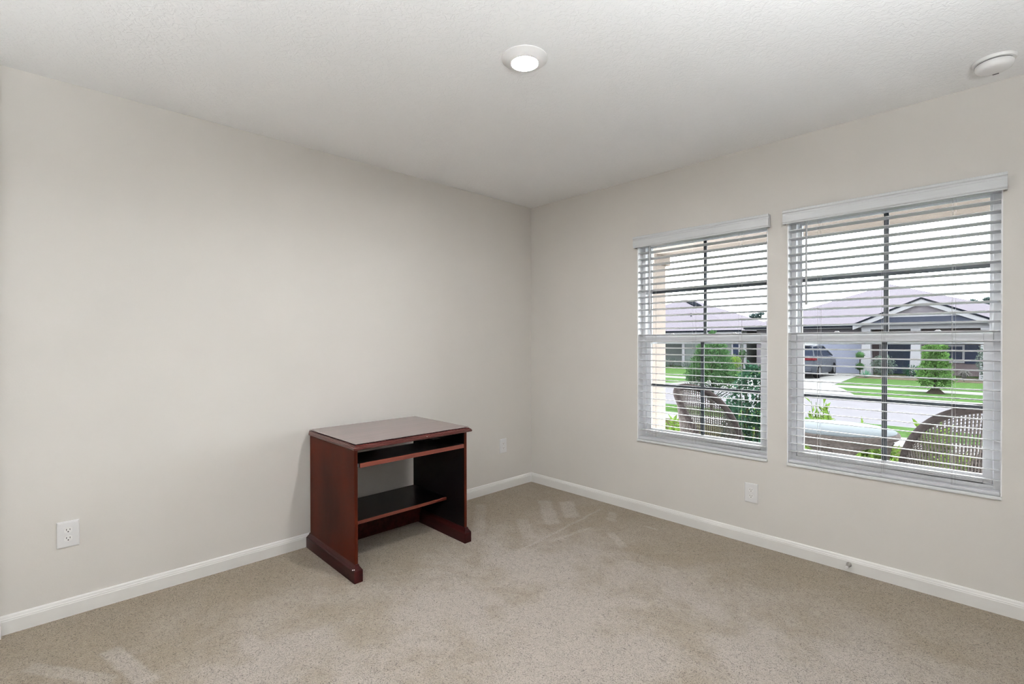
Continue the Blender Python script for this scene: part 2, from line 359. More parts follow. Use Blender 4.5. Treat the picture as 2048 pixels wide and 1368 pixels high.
# ------------------------------------------------------------------ windows
def window(name, x0, x1, label):
    z0, z1 = WZ[0]+.010, WZ[1]
    t = thing(name, ((x0+x1)/2, .12, z0), label, 'window', kind='structure')
    F = .030
    fr = MB().box(x0, x0+F, .070, .165, z0, z1).box(x1-F, x1, .070, .165, z0, z1).box(x0+F, x1-F, .070, .165, z0, z0+.034).box(x0+F, x1-F, .070, .165, z1-F, z1)
    for xa in (x0+F, x1-F-.006): fr.box(xa, xa+.006, .108, .120, z0+.034, z1-F)
    fr.build('frame', 'vinyl', t, bevel=.002)
    zm0, zm1 = 1.289, 1.337
    # lower sash (inner track)
    a, b_ = x0+F+.002, x1-F-.002
    lo = MB().box(a, a+.036, .080, .106, z0+.036, zm1).box(b_-.036, b_, .080, .106, z0+.036, zm1)
    lo.box(a+.036, b_-.036, .080, .106, z0+.036, .634).box(a+.036, b_-.036, .076, .106, zm0, zm1)
    lo.box(a+.036, b_-.036, .072, .080, z0+.040, z0+.052)
    ls = lo.build('lower_sash', 'vinyl', t, bevel=.002)
    box(a+.034, b_-.034, .091, .095, .630, zm0+.004).build('pane', 'glass', ls)
    xc, zc = (x0+x1)/2, (.634+zm0)/2
    MB().box(xc-.0115, xc+.0115, .0965, .1035, .634, zm0).build('grille_bar', 'muntin', ls)
    MB().box(a+.036, b_-.036, .0966, .1034, zc-.0115, zc+.0115).build('grille_bar', 'muntin', ls)
    for fx in (.24, .76):
        lx = a + (b_-a)*fx
        MB().box(lx-.028, lx+.028, .080, .104, zm1, zm1+.006).prism([(lx-.02, .084, zm1+.006), (lx+.02, .084, zm1+.006), (lx+.006, .084, zm1+.018), (lx-.006, .084, zm1+.018)], (0, .014, 0)).build('sash_lock', 'vinyl', ls)
    # upper sash (outer track)
    a, b_ = x0+.020, x1-.020; s = .026
    up = MB().box(a, a+s, .126, .150, zm0-.01, z1-.02).box(b_-s, b_, .126, .150, zm0-.01, z1-.02).box(a+s, b_-s, .126, .150, z1-.048, z1-.02).box(a+s, b_-s, .126, .150, zm0-.01, zm0+.034)
    us = up.build('upper_sash', 'vinyl', t, bevel=.002)
    box(a+s-.002, b_-s+.002, .136, .140, zm0+.030, z1-.044).build('pane', 'glass', us)
    zc = (zm1+z1-.05)/2
    MB().box(xc-.0115, xc+.0115, .1415, .1485, zm0+.034, z1-.048).build('grille_bar', 'muntin', us)
    MB().box(a+s, b_-s, .1416, .1484, zc-.0115, zc+.0115).build('grille_bar', 'muntin', us)
    for q in ((x0, x0+.005, .001, .070, z0, z1), (x1-.005, x1, .001, .070, z0, z1), (x0+.005, x1-.005, .001, .070, z1-.005, z1)):
        box(*q).build('jamb', 'vinyl', t)
    MB().box(x0, x1, -.010, .070, WZ[0]-.006, z0).build('window_sill', 'sill', t, bevel=.003)
    return t
window('window_1', *WX[0], 'white single-hung window nearer the room corner with grey grilles')
window('window_2', *WX[1], 'white single-hung window at the right with grey grilles')

# ------------------------------------------------------------------ blinds
slat_mesh = {}
def blind(x0, x1, label, ladders, wand_x, wand_z):
    t = thing('window_blind', ((x0+x1)/2, .03, WZ[0]+.011), label, 'blind', 'open slat blinds on the two windows')
    o0 = ORG[t.name]
    v0, v1 = (x0+x1)/2-.478, (x0+x1)/2+.478
    prof = [(-.030, 2.002), (-.036, 2.002), (-.036, 2.008), (-.040, 2.014), (-.040, 2.052), (-.036, 2.058), (-.036, 2.064), (-.041, 2.070), (-.041, 2.080), (-.037, 2.084), (-.030, 2.084)]
    va = MB().prism([(v0, y, z) for y, z in prof], (v1-v0, 0, 0)).box(v0, v0+.008, -.030, -.001, 2.002, 2.082).box(v1-.008, v1, -.030, -.001, 2.002, 2.082)
    va.build('valance', 'valance', t)
    box(x0+.006, x1-.006, .006, .058, 2.008, 2.056).build('headrail', 'slat', t)
    a, b_ = x0+.007, x1-.007; tilt = radians(7.5); c_, s_ = cos(tilt), sin(tilt); first = None
    for k in range(29):
        z = 1.9635 - .0478*k
        if first is None:
            pr = []
            for u, dz in ((-.025, 0), (-.012, .0012), (0, .0016), (.012, .0012), (.025, 0)): pr.append((u, dz+.0018))
            for u, dz in ((.025, 0), (.012, .0012), (0, .0016), (-.012, .0012), (-.025, 0)): pr.append((u, dz-.0018))
            first = MB().prism([(a, .034+u*c_-0*s_, z-u*s_+dz) for u, dz in pr], (b_-a, 0, 0)).build('slat', 'slat', t)
        else:
            copy_part(first, t, (0, 0, -.0478*k))
    MB().prism([(a, y, z) for y, z in ((.010, .5565), (.058, .5565), (.060, .561), (.060, .569), (.056, .5735), (.012, .5735), (.008, .569), (.008, .561))], (b_-a, 0, 0)).build('bottom_rail', 'slat', t)
    for lx in ladders:
        m_ = MB()
        for yy in (.0075, .0605): m_.tube([(lx, yy, .574), (lx, yy, 2.01)], .0006, 4)
        m_.tube([(lx+.012, .034, .574), (lx+.012, .034, 2.01)], .0005, 4)
        for k in range(29):
            z = 1.9635-.0478*k-.003; m_.box(lx-.0004, lx+.0004, .0075, .0605, z-.0006, z+.0006)
        m_.build('ladder_cord', 'cord', t)
        MB().lathe([(.006, 0), (.007, -.002), (.004, -.004)], (lx, .006, .565), 8, 'y').build('cord_button', 'slat', t)
    wn = MB().tube([(wand_x, -.004, wand_z), (wand_x, -.004, 2.02)], .0058, 6)
    wn.lathe([(.0058, 0), (.007, .004), (.007, .02), (.0058, .026)], (wand_x, -.004, wand_z-.004), 6).build('tilt_wand', 'wandm', t, smooth=True)
    return t
blind(*WX[0], 'open white slat blind nearer the room corner, chair back showing behind it', (1.245, 1.555, 1.868), 1.228, 1.505)
blind(*WX[1], 'open white slat blind at the far right of the window wall', (2.318, 2.622, 2.905), 2.262, 1.515)

# ------------------------------------------------------------------ desk
DY0, DY1 = -2.071, -1.267
desk = thing('computer_desk', (.345, (DY0+DY1)/2, 0), 'small cherry wood computer desk with pull-out tray against the left wall', 'desk')
PX0, PX1 = .046, .648
for y0, y1 in ((-2.056, -2.037), (-1.301, -1.282)):
    sp = box(PX0, PX1, y0, y1, .012, .714).build('side_panel', 'wood', desk, bevel=.002)
    yi = y1 if y0 < -2 else y0
    box(PX0+.004, PX1-.004, yi-.0012, yi+.0012, .094, .712).build('inner_shade_sheet', 'darkwood', sp)  # dark sheet put in for the shade inside the desk
for y0, y1 in ((DY0, -2.022), (-1.320, DY1)):
    yc = (y0+y1)/2; h0 = (y1-y0)/2; rings = []
    for ins, z in ((0, 0), (0, .064), (.003, .070), (.006, .072), (.006, .075), (.009, .078), (.0135, .086), (.0150, .094)):
        X0, X1, A, B = .016+ins, .674-ins, y0+ins, y1-ins
        rings.append([(X0, A, z), (X1, A, z), (X1, B, z), (X0, B, z)])
    MB().loft(rings).build('plinth', 'wood2', desk, bevel=.0012, seg=1)
rings = []
for ins, z in ((.016, .7125), (.003, .7160), (0, .7200), (0, .7270), (.004, .7300), (.004, .7330), (.012, .7365), (.012, .7390), (.0165, .7410), (.0165, .7455)):
    X0, X1, A, B = .040, .682-ins, -2.074+ins, -1.264-ins
    cl = .016 - ins*.9 if ins < .0165 else 0.002
    rings.append([(X0+max(.0, .030-ins*1.8), A, z), (X1, A, z), (X1, B, z), (X0+max(.0, .030-ins*1.8), B, z), (X0, B-(.030-ins*1.8 if ins < .0166 else 0), z), (X0, A+(.030-ins*1.8 if ins < .0166 else 0), z)])
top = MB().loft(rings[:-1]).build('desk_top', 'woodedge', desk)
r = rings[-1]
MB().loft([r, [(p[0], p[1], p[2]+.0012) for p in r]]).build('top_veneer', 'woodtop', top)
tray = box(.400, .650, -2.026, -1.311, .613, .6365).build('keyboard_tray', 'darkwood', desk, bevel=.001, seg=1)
box(.650, .656, -2.027, -1.310, .6125, .637).build('front_strip', 'woodstrip', tray, bevel=.001, seg=1)
for y0, y1 in ((-2.037, -2.0265), (-1.3105, -1.301)):
    box(.12, .64, y0, y1, .616, .634).build('tray_runner', 'darkgap', desk)
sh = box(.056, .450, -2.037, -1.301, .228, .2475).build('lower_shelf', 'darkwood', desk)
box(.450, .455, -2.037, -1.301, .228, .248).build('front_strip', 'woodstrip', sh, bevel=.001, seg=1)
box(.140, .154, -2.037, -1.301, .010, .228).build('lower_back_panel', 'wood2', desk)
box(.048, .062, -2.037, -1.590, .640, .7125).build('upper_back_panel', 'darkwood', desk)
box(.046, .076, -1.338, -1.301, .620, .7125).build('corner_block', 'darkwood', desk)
lab = box(.16, .30, -1.3030, -1.301, .655, .690).build('paper_label', 'sticker', desk, label='small white label stuck inside the right panel')
# small chips in the finish
for p in ((.679, -1.61, .728), (.667, -2.069, .075), (.655, -2.072, .071)):
    MB().sphere(p, .0032, 6, 4).build('chipped_spot', 'sticker', desk)

# ------------------------------------------------------------------ electrical outlets
def outlet(c, n, label):
    # c: centre on the wall, n: wall normal ; built in a local frame (u along wall, w up)
    n = Vector(n); u = Vector((0, 0, 1)).cross(n); c = Vector(c)
    t = thing('wall_outlet', c, label, 'outlet', 'duplex wall outlets')
    P = lambda a, b_, d: c + u*a + Vector((0, 0, b_)) + n*d
    def ring(w_, h_, d): return [P(-w_, -h_, d), P(w_, -h_, d), P(w_, h_, d), P(-w_, h_, d)]
    MB().loft([ring(.0405, .0620, 0), ring(.0405, .0620, .003), ring(.0385, .0600, .0055), ring(.034, .055, .0065)]).build('cover_plate', 'plate', t)
    MB().loft([[P(.0025*cos(a), .0025*sin(a), d) for a in [2*pi*i/8 for i in range(8)]] for d in (.0064, .0076)]).build('screw', 'plastic', t)
    for s in (-1, 1):
        zc = .0195*s
        poly = lambda d: [P(max(-.0150, min(.0150, .0172*cos(a))), zc + .0140*sin(a), d) for a in [2*pi*i/20 for i in range(20)]]
        rec = MB().loft([poly(.0060), poly(.0082)]).build('receptacle', 'plastic', t)
        sl = MB()
        for a0, hh in ((-.0062, .0042), (.0062, .0035)):
            q = [P(a0-.0011, zc+.0035-hh, .0080), P(a0+.0011, zc+.0035-hh, .0080), P(a0+.0011, zc+.0035+hh, .0080), P(a0-.0011, zc+.0035+hh, .0080)]
            sl.loft([q, [p+n*.0006 for p in q]])
        q = [P(.0026*cos(a), zc-.0068+.0026*sin(a), .0080) for a in [2*pi*i/8 for i in range(8)]]
        sl.loft([q, [p+n*.0006 for p in q]]); sl.build('slots', 'slot', rec)
outlet((0, -3.1805, .3885), (1, 0, 0), 'white duplex outlet on the left wall at the bottom left')
outlet((0, -.356, .382), (1, 0, 0), 'white duplex outlet between the desk and the room corner')
outlet((1.952, 0, .3245), (0, -1, 0), 'white duplex outlet below the windows')

# ------------------------------------------------------------------ ceiling lamp, smoke detector, door stop
def downlight(x, y, label):
    t = thing('recessed_light', (x, y, H), label, 'ceiling light', 'disc ceiling lights')
    MB().lathe([(.100, 0), (.100, -.003), (.096, -.006), (.084, -.012), (.072, -.020), (.062, -.0230), (.0585, -.0230), (.0575, -.019), (.0575, -.010)], (x, y, H), 48).build('trim_ring', 'plastic', t, smooth=True)
    MB().lathe([(.0570, -.012), (.0570, -.0195), (.048, -.0205), (.001, -.021)], (x, y, H), 40).build('lens', 'lens', t, smooth=True)
downlight(1.640, -1.750, 'lit round disc light in the ceiling')
downlight(3.300, -4.300, 'lit round disc light added as fill in the ceiling behind the camera')  # second disc, out of view, added to brighten the room

def fill_uplight(x, y, strength, label):  # unseen lamp added to throw fill light on the ceiling
    t = thing('added_uplight', (x, y, 0), label, 'added fill lamp', 'added fill uplighters behind the camera')
    MB().lathe([(.14, 0), (.14, .015), (.12, .025), (.02, .035)], (x, y, 0), 32).build('base', 'nickel', t, smooth=True)
    MB().tube([(x, y, .03), (x, y, 1.420)], .012, 12).build('pole', 'nickel', t, smooth=True)
    MB().lathe([(.02, 1.420), (.09, 1.450), (.15, 1.520), (.17, 1.580), (.165, 1.580), (.145, 1.525), (.085, 1.460), (.02, 1.430)], (x, y, 0), 32).build('bowl', 'plastic', t, smooth=True)
    MB().lathe([(.12, 1.512), (.12, 1.516), (.001, 1.516)], (x, y, 0), 24).build('bulb_disc', emit_mat('fill_uplight_glow', (.945, .978, 1), strength), t)
fill_uplight(3.85, -2.70, UP_A, 'slim nickel uplighter added as fill right of the camera')
fill_uplight(2.15, -4.62, UP_B, 'slim nickel uplighter added as fill behind the camera')

t = thing('smoke_detector', (3.058, -.258, H), 'white round smoke detector on the ceiling above the right window', 'smoke detector')
MB().lathe([(.073, 0), (.073, -.006), (.069, -.012), (.062, -.013)], (3.058, -.258, H), 40).build('mounting_plate', 'plastic', t, smooth=True)
MB().lathe([(.060, -.013), (.060, -.0165)], (3.058, -.258, H), 40).build('vent_gap', 'darkgap', t, smooth=True)
bd = MB().lathe([(.062, -.0165), (.064, -.020), (.063, -.030), (.058, -.040), (.048, -.046), (.030, -.048), (.001, -.0485)], (3.058, -.258, H), 40).build('detector_body', 'plastic', t, smooth=True)
box(3.052, 3.072, -.222, -.215, H-.0486, H-.0455).build('test_slot', 'darkgap', bd)

t = thing('door_stop', (2.480, -.014, .042), 'small nickel door stop with white tip on the baseboard', 'door stop')
MB().lathe([(.0135, -.0125), (.0135, -.016), (.0120, -.022), (.0075, -.048), (.0050, -.058)], (2.48, 0, .042), 20, 'y').build('cone_base', 'nickel', t, smooth=True)
MB().lathe([(.0062, -.058), (.0075, -.061), (.0075, -.072), (.0060, -.075)], (2.48, 0, .042), 16, 'y').build('rubber_tip', 'rubber', t, smooth=True)

# ================================================================== outdoors
GZ = -.50
def ground(name, x0, x1, y0, y1, z, m, label, cat): return struct(name, box(x0, x1, y0, y1, z-.25, z), m, label, cat)
ground('lawn_far', -90, 90, 16.0, 120, GZ-.015, 'lawn', 'green lawns across the street around the houses', 'lawn')
ground('street', -90, 90, 9.6, 16.0, GZ-.02, 'street', 'pale street running past the windows', 'street')
ground('curb', -90, 90, 15.75, 16.15, GZ-.005, 'walk', 'pale concrete gutter along the far side of the street', 'curb')
ground('lawn_strip', -90, 90, 8.15, 9.6, GZ, 'lawn', 'green grass strip between near sidewalk and street', 'lawn')
ground('sidewalk_near', -90, 90, 7.0, 8.15, GZ+.01, 'walk', 'pale near sidewalk seen through the wicker chair', 'sidewalk')
ground('garden_bed', -90, 90, 2.42, 7.0, GZ+.03, 'soil', 'planted bed just beyond the porch', 'garden bed')
ground('sidewalk_far', -90, 90, 18.9, 20.0, GZ-.005, 'walk', 'pale sidewalk across the street', 'sidewalk')
ground('mulch_bed', -2.3, 6, 25.0, 28.6, GZ, 'mulch', 'straw coloured mulch bed before the house across the street', 'garden bed')
struct('driveway', MB().prism([(-7.2, 15.95, GZ-.2), (-.55, 15.95, GZ-.2), (-1.35, 18.2, GZ-.2), (-2.0, 19.5, GZ-.2), (-2.35, 24.6, GZ-.2), (-2.62, 28.7, GZ-.2), (-6.3, 28.7, GZ-.2), (-6.3, 19.0, GZ-.2)], (0, 0, .2)), 'walk', 'white concrete driveway with the dark car on it', 'driveway')

# porch
struct('porch_floor', box(-.45, 7, WT, 2.42, -.55, -.12), 'porchfloor', 'concrete porch slab outside the windows', 'porch floor')
struct('porch_ceiling', box(-.45, 7, WT, 2.75, 2.52, 2.62), 'porchwhite', 'white porch ceiling outside the windows', 'porch ceiling')
struct('porch_beam', box(-.30, 7, 1.96, 2.24, 2.32, 2.52), 'stucco', 'beige stucco beam along the front of the porch', 'porch beam')
struct('wall_outside', MB().box(-.20, WX[0][0]-.02, WT, WT+.015, -.5, 2.52).box(WX[0][1]+.02, WX[1][0]-.02, WT, WT+.015, -.5, 2.52).box(WX[1][1]+.02, 7, WT, WT+.015, -.5, 2.52)
       .box(WX[0][0]-.02, WX[1][1]+.02, WT, WT+.015, -.5, WZ[0]-.03).box(WX[0][0]-.02, WX[1][1]+.02, WT, WT+.015, WZ[1]+.02, 2.52), 'porchwhite', 'outer face of the window wall, paled to bounce light to the beam', 'wall')  # unseen face coloured pale to bounce light onto the porch beam
struct('house_roof', MB().box(-.6, 7, -5.5, 2.75, 2.66, 2.72), 'roof', 'roof slab over the room and the porch', 'roof')
pc = thing('porch_column', (-.02, 2.10, -.12), 'square beige stucco porch column on a wider pedestal', 'column')
box(-.175, .135, 1.95, 2.25, .19, 2.215).build('shaft', 'stucco', pc, bevel=.004)
box(-.215, .175, 1.91, 2.29, 2.215, 2.32).build('capital', 'stucco', pc, bevel=.004)
MB().box(-.225, .185, 1.90, 2.30, -.12, .17).box(-.245, .205, 1.88, 2.32, .17, .19).build('pedestal', 'stucco', pc, bevel=.003)

# wicker chairs
def wicker_chair(cx, cy, rz, label, strap=False):
    fz = -.12
    t = thing('wicker_chair', (cx, cy, fz), label, 'chair', 'brown wicker porch chairs')
    Rz = Matrix.Rotation(rz, 3, 'Z'); W = lambda x, y, z: Vector((cx, cy, 0)) + Rz @ Vector((x, y, 0)) + Vector((0, 0, fz+z))
    TM = 2.026
    def rim_pt(a):      # a=0 back, +-1 front ; local front is +x
        th = a*TM; s = min(1, abs(a))
        return (-.322*cos(th), .284*sin(th), .463 + .508*(1-s**2.44))
    arm = [rim_pt(-1 + 2*i/40) for i in range(41)]
    fx, fy = arm[0][0], arm[0][1]
    leg = [(fx+.054*(1-k/5), fy, .463*k/5) for k in range(5)]
    path = leg + arm + [(p[0], -p[1], p[2]) for p in leg[::-1]]
    MB().tube([W(*p) for p in path], [.026]*5+[.026+.006*(1-abs(-1+2*i/40)) for i in range(41)]+[.026]*5, 8).build('rim', 'wickerdark', t, smooth='all')
    base = lambda a: (-.245*cos(a*TM), .235*sin(a*TM), .33)
    st = MB(); n = 58
    for i in range(n+1):
        a = -1+2*i/n; p, q = Vector(base(a)), Vector(rim_pt(a)); q.z -= .02
        m_ = (p+q)/2 + Vector((0, 0, 0)); st.tube([W(*p), W(*m_), W(*q)], .0062, 4)
    for h in [i/26 for i in range(1, 26)]:
        pts = []
        for i in range(61):
            a = -1+2*i/60; p, q = Vector(base(a)), Vector(rim_pt(a)); v = p.lerp(q, h); pts.append(W(*v))
        st.tube(pts, .0032, 3)
    st.build('woven_back', 'wicker', t)
    sk = MB(); rings = []
    ang = [2*pi*i/36 for i in range(36)]
    for r_, z in ((.20, .05), (.225, .20), (.245, .33), (.235, .35)): rings.append([W(r_*1.0*cos(a), r_*1.02*sin(a), z) for a in ang])
    sk.loft(rings).build('woven_seat_base', 'wicker', t, smooth='all')
    MB().loft([[W(r_*cos(a), r_*sin(a), z) for a in ang] for r_, z in ((.20, .35), (.225, .36), (.225, .39), (.20, .405))]).build('seat', 'wickerdark', t, smooth='all')
    for lx, ly in ((-.20, -.17), (-.20, .17)):
        MB().tube([W(lx, ly, 0), W(lx*.95, ly*.95, .2), W(lx*.92, ly*.92, .36)], [.024, .03, .03], 8).build('leg', 'wickerdark', t, smooth='all')
    if strap:
        a = Vector(rim_pt(-.70)); b_ = Vector(base(-.70))
        q0, q1 = a.lerp(b_, .35), a.lerp(b_, .98)
        n_ = Vector((q0.x, q0.y, 0)).normalized()*-.014; s_ = Vector((-n_.y, n_.x, 0)).normalized()*.009
        MB().prism([W(*(q0+n_-s_)), W(*(q0+n_+s_)), W(*(q1+n_+s_)), W(*(q1+n_-s_))], Rz @ n_*.2).build('strap', 'pink', t, label='pink strap')
    return t
wicker_chair(1.188, 1.15, -.259, 'brown wicker chair behind the window nearer the room corner', True)
wicker_chair(2.815, 1.455, 2.308, 'brown wicker barrel chair behind the right window')

tb = thing('porch_table', (2.05, 1.60, -.12), 'round wicker porch table with sky reflection coloured into its glass top', 'table')
def ctr(prof, n=40): return MB().lathe(prof, (2.05, 1.60, 0), n)
ctr([(.425, .548), (.425, .556), (.420, .560), (.001, .560)]).build('table_top', 'tabletop', tb, smooth=True)
ctr([(.420, .505), (.438, .508), (.448, .528), (.440, .548), (.424, .552), (.418, .53)]).build('rim', 'wicker', tb, smooth=True)
ctr([(.405, .508), (.400, .48), (.385, .455), (.378, .455), (.386, .48), (.39, .508)]).build('apron', 'wicker', tb, smooth=True)
ctr([(.32, .50), (.29, .45), (.20, .39), (.13, .33), (.10, .20), (.10, .0), (.16, -.12)]).build('woven_pedestal', 'wicker', tb, smooth=True)
for k in range(4):
    a = radians(20+90*k); d = Vector((cos(a), sin(a), 0)); s_ = Vector((-sin(a), cos(a), 0)); c0 = Vector((2.05, 1.60, 0))
    rings = []
    for r_, z, wv in ((.375, .475, .10), (.365, .43, .060), (.355, .35, .040), (.36, .02, .034), (.375, -.12, .042)):
        rings.append([c0+d*(r_-.02)+s_*wv+Vector((0, 0, z)), c0+d*(r_+.02)+s_*wv+Vector((0, 0, z)), c0+d*(r_+.02)-s_*wv+Vector((0, 0, z)), c0+d*(r_-.02)-s_*wv+Vector((0, 0, z))])
    MB().loft(rings).build('leg', 'wicker', tb, smooth=True)

# ------------------------------------------------------------------ plants
def rnd_cone(cx, cy, z0, z1, r0, r1, n, shell=.55):
    out = []
    for _ in range(n):
        u = random.random(); z = z0+(z1-z0)*u; R = (r0+(r1-r0)*u)*(shell+(1-shell)*random.random()**.5)*random.uniform(.9, 1.12); a = random.random()*2*pi
        out.append((cx+R*cos(a), cy+R*sin(a), z+random.uniform(-.03, .03)))
    return out
def rnd_ball(c, r, n, sq=(1, 1, 1)):
    out = []
    for _ in range(n):
        d = Vector((random.gauss(0, 1), random.gauss(0, 1), random.gauss(0, 1))).normalized()*r*random.uniform(.55, 1.05); out.append((c[0]+d.x*sq[0], c[1]+d.y*sq[1], c[2]+d.z*sq[2]))
    return out
def plant(name, loc, label, cat, group=None): return thing(name, loc, label, cat, group)

# pyramidal tree seen through the window nearer the corner
x, y = -2.28, 9.05
t = plant('young_tree', (x, y, GZ), 'bushy pyramidal green tree across from the window nearer the room corner', 'tree', 'young street trees')
MB().tube([(x, y, GZ), (x+.02, y, .1), (x, y, .7)], [.045, .035, .015], 7).build('trunk', 'bark', t)
br = MB()
for k in range(26):
    a = random.random()*2*pi; R = random.uniform(.35, .72); z = random.uniform(.0, .45); br.tube([(x, y, z-.35), (x+R*.5*cos(a), y+R*.5*sin(a), z-.15), (x+R*cos(a), y+R*sin(a), z+.05)], [.014, .009, .004], 4)
br.build('lower_branches', 'leafgrey', t)
fo = MB(); leaves(fo, rnd_cone(x, y, .28, 1.20, .62, .30, 2600) + rnd_cone(x, y, 1.15, 1.50, .30, .05, 260) + rnd_ball((x-.38, y, .38), .30, 500, (1, 1, .8)) + rnd_ball((x+.35, y-.1, .32), .28, 420, (1, 1, .7)), .105, .34, .6); fo.build('foliage', 'leafmid', t, kind='stuff')
fo = MB(); leaves(fo, rnd_cone(x, y, -.05, .35, .68, .6, 420, .5), .09, .25, .8); fo.build('sparse_foliage', 'leafgrey', t, kind='stuff')
# pyramidal tree across the street, right window
x, y = 1.21, 18.65
t = plant('young_tree', (x, y, GZ), 'small pyramidal green tree on the verge across the street', 'tree', 'young street trees')
MB().tube([(x, y, GZ), (x, y, .6)], [.05, .03], 7).build('trunk', 'bark', t)
fo = MB(); leaves(fo, rnd_cone(x, y, -.10, 1.14, .46, .22, 1700) + rnd_cone(x, y, -.30, .05, .36, .45, 380), .15, .36, .6); fo.build('foliage', 'leafgreen', t, kind='stuff')
MB().lathe([(.26, GZ-.02), (.20, GZ+.05), (.10, GZ+.15), (.03, GZ+.22)], (x, y, 0), 16).build('mulch_mound', 'bark', t, smooth=True)
# holly by the porch
x, y = .66, 3.70
t = plant('holly_shrub', (x, y, GZ), 'dark glossy holly shrub beside the porch', 'shrub')
st = MB()
for k in range(7):
    a = k*2*pi/7; st.tube([(x, y, GZ), (x+.12*cos(a), y+.12*sin(a), .1), (x+.2*cos(a), y+.2*sin(a), .75)], [.018, .012, .005], 5)
st.build('stems', 'bark', t)
fo = MB(); leaves(fo, rnd_cone(x, y, -.45, .45, .44, .36, 2100, .6) + rnd_cone(x, y, .45, .95, .36, .12, 650, .5), .075, .5, .2); fo.build('foliage', 'leafdark', t, kind='stuff')
# lime plants in the bed
def lime(x, y, h, r_, label, n=90, m='leaflime'):
    t = plant('leafy_plant', (x, y, GZ+.03), label, 'plant', 'lime green plants in the porch bed')
    st = MB(); lf = MB()
    for k in range(max(8, n//9)):
        a = random.random()*2*pi; R = r_*random.uniform(.15, .95); hh = h*random.uniform(.55, 1.0)
        p0 = Vector((x+.04*cos(a), y+.04*sin(a), GZ+.03)); p1 = Vector((x+R*cos(a), y+R*sin(a), GZ+.03+hh))
        st.tube([p0, p0.lerp(p1, .5)+Vector((0, 0, hh*.1)), p1], [.007, .005, .003], 4)
        for j in range(9): leaves(lf, [p0.lerp(p1, random.uniform(.3, 1.0))], .15, .32, 1.0)
    st.build('stems', m, t); lf.build('foliage', m, t, kind='stuff')
for x, y, h, r_, lb in ((1.20, 4.60, .92, .16, 'tallest lime leafy plant rising behind the porch table'), (1.40, 4.15, .76, .11, 'lime leafy plant behind the left part of the porch table'),
                        (1.74, 4.65, .62, .13, 'short lime plant behind the porch table middle'), (2.42, 4.60, .74, .2, 'lime plant between the porch table and the right chair'),
                        (-.68, 4.2, .50, .34, 'lime plant beside the porch column'), (-.35, 3.6, .46, .30, 'lime plant between the column and the wicker chair'),
                        (1.50, 3.2, .58, .24, 'lime plant seen under the porch table at the left'), (2.08, 3.25, .55, .25, 'lime plant seen under the porch table at the right'),
                        (.15, 4.9, .72, .30, 'lime plant behind the arm of the wicker chair near the holly'), (2.62, 3.55, .55, .22, 'lime plant seen through the right wicker chair'),
                        (3.10, 3.3, .55, .22, 'lime plant low behind the right end of the wicker chair'), (2.02, 4.15, .56, .12, 'low lime plant behind the right edge of the porch table')):
    lime(x, y, h, r_, lb, 150)
# plants across the street
x, y = -2.35, 26.4
t = plant('topiary', (x, y, GZ), 'two-ball clipped topiary beside the garage', 'topiary')
MB().tube([(x, y, GZ), (x, y, .6)], .025, 6).build('trunk', 'bark', t)
for z, r_ in ((.53, .20), (-.02, .20)):
    fo = MB(); fo.sphere((x, y, z), r_*.85, 14, 10); leaves(fo, rnd_ball((x, y, z), r_, 350), .06, .5); fo.build('foliage_ball', 'leafmid', t)
x, y = -1.95, 25.6
t = plant('agave', (x, y, GZ), 'mint green spiky plant at the foot of the topiary', 'plant')
lf = MB()
for k in range(46):
    a = random.random()*2*pi; e = random.uniform(.25, 1.2); L_ = random.uniform(.28, .44); d = Vector((cos(a)*cos(e), sin(a)*cos(e), sin(e))); s_ = Vector((-sin(a), cos(a), 0))*.022
    p = Vector((x, y, GZ)); lf.add([p-s_, p+s_, p+d*L_*.6+s_*1.2, p+d*L_, p+d*L_*.6-s_*1.2], [(0, 1, 2, 3, 4)])
lf.build('spiky_leaves', 'leafagave', t, kind='stuff')
def bush(x, y, z, r_, n, m, label, sq=(1, 1, 1), size=.10):
    t = plant('garden_shrub', (x, y, GZ), label, 'shrub', 'shrubs before the houses across the street')
    st = MB()
    for k in range(5): st.tube([(x, y, GZ), (x+.4*r_*cos(k*1.26), y+.4*r_*sin(k*1.26), z)], [.02, .008], 5)
    st.build('stems', 'bark', t); fo = MB(); leaves(fo, rnd_ball((x, y, z), r_, n, sq), size, .45); fo.build('foliage', m, t, kind='stuff')
bush(-1.35, 26.1, .08, .48, 900, 'leafgrey', 'pale grey-green bush in front of the dark entry', (1, .9, 1.1))
bush(-.30, 26.6, -.18, .34, 420, 'leafdark', 'low dark bush at the foot of the middle column', (1.2, 1, .8))
bush(2.22, 26.2, .35, .40, 800, 'leafgrey', 'tall grey-green shrub by the dark shuttered window', (.8, .8, 1.9))
bush(-11.9, 27.6, -.25, .40, 400, 'leafgrey', 'pale bush by the wall corner of the grey-green house', (1.3, 1, .8))
bush(-10.6, 27.0, -.2, .5, 400, 'leafmid', 'green bush against the grey-green house wall', (1.2, 1, .8))
bush(-8.75, 28.2, .45, .26, 300, 'leafmid', 'round dark green bush right of the narrow house window', (1, 1, 1))
bush(-8.3, 25.6, .05, .42, 600, 'leaflime', 'bright lime bush before the lilac garage wall', (1.1, 1, .9), .13)
bush(-8.4, 24.6, -.28, .5, 500, 'leafmid', 'low spreading green bush under the bright lime bush', (1.4, 1, .6))
bush(-9.6, 25.6, -.22, .5, 420, 'leaflime', 'low yellow-green bush under the narrow house window', (1.6, 1, .6))
bush(-13.6, 28.3, -.25, .5, 420, 'leafgrey', 'low grey bush in the shaded house corner', (1.8, 1, .7))
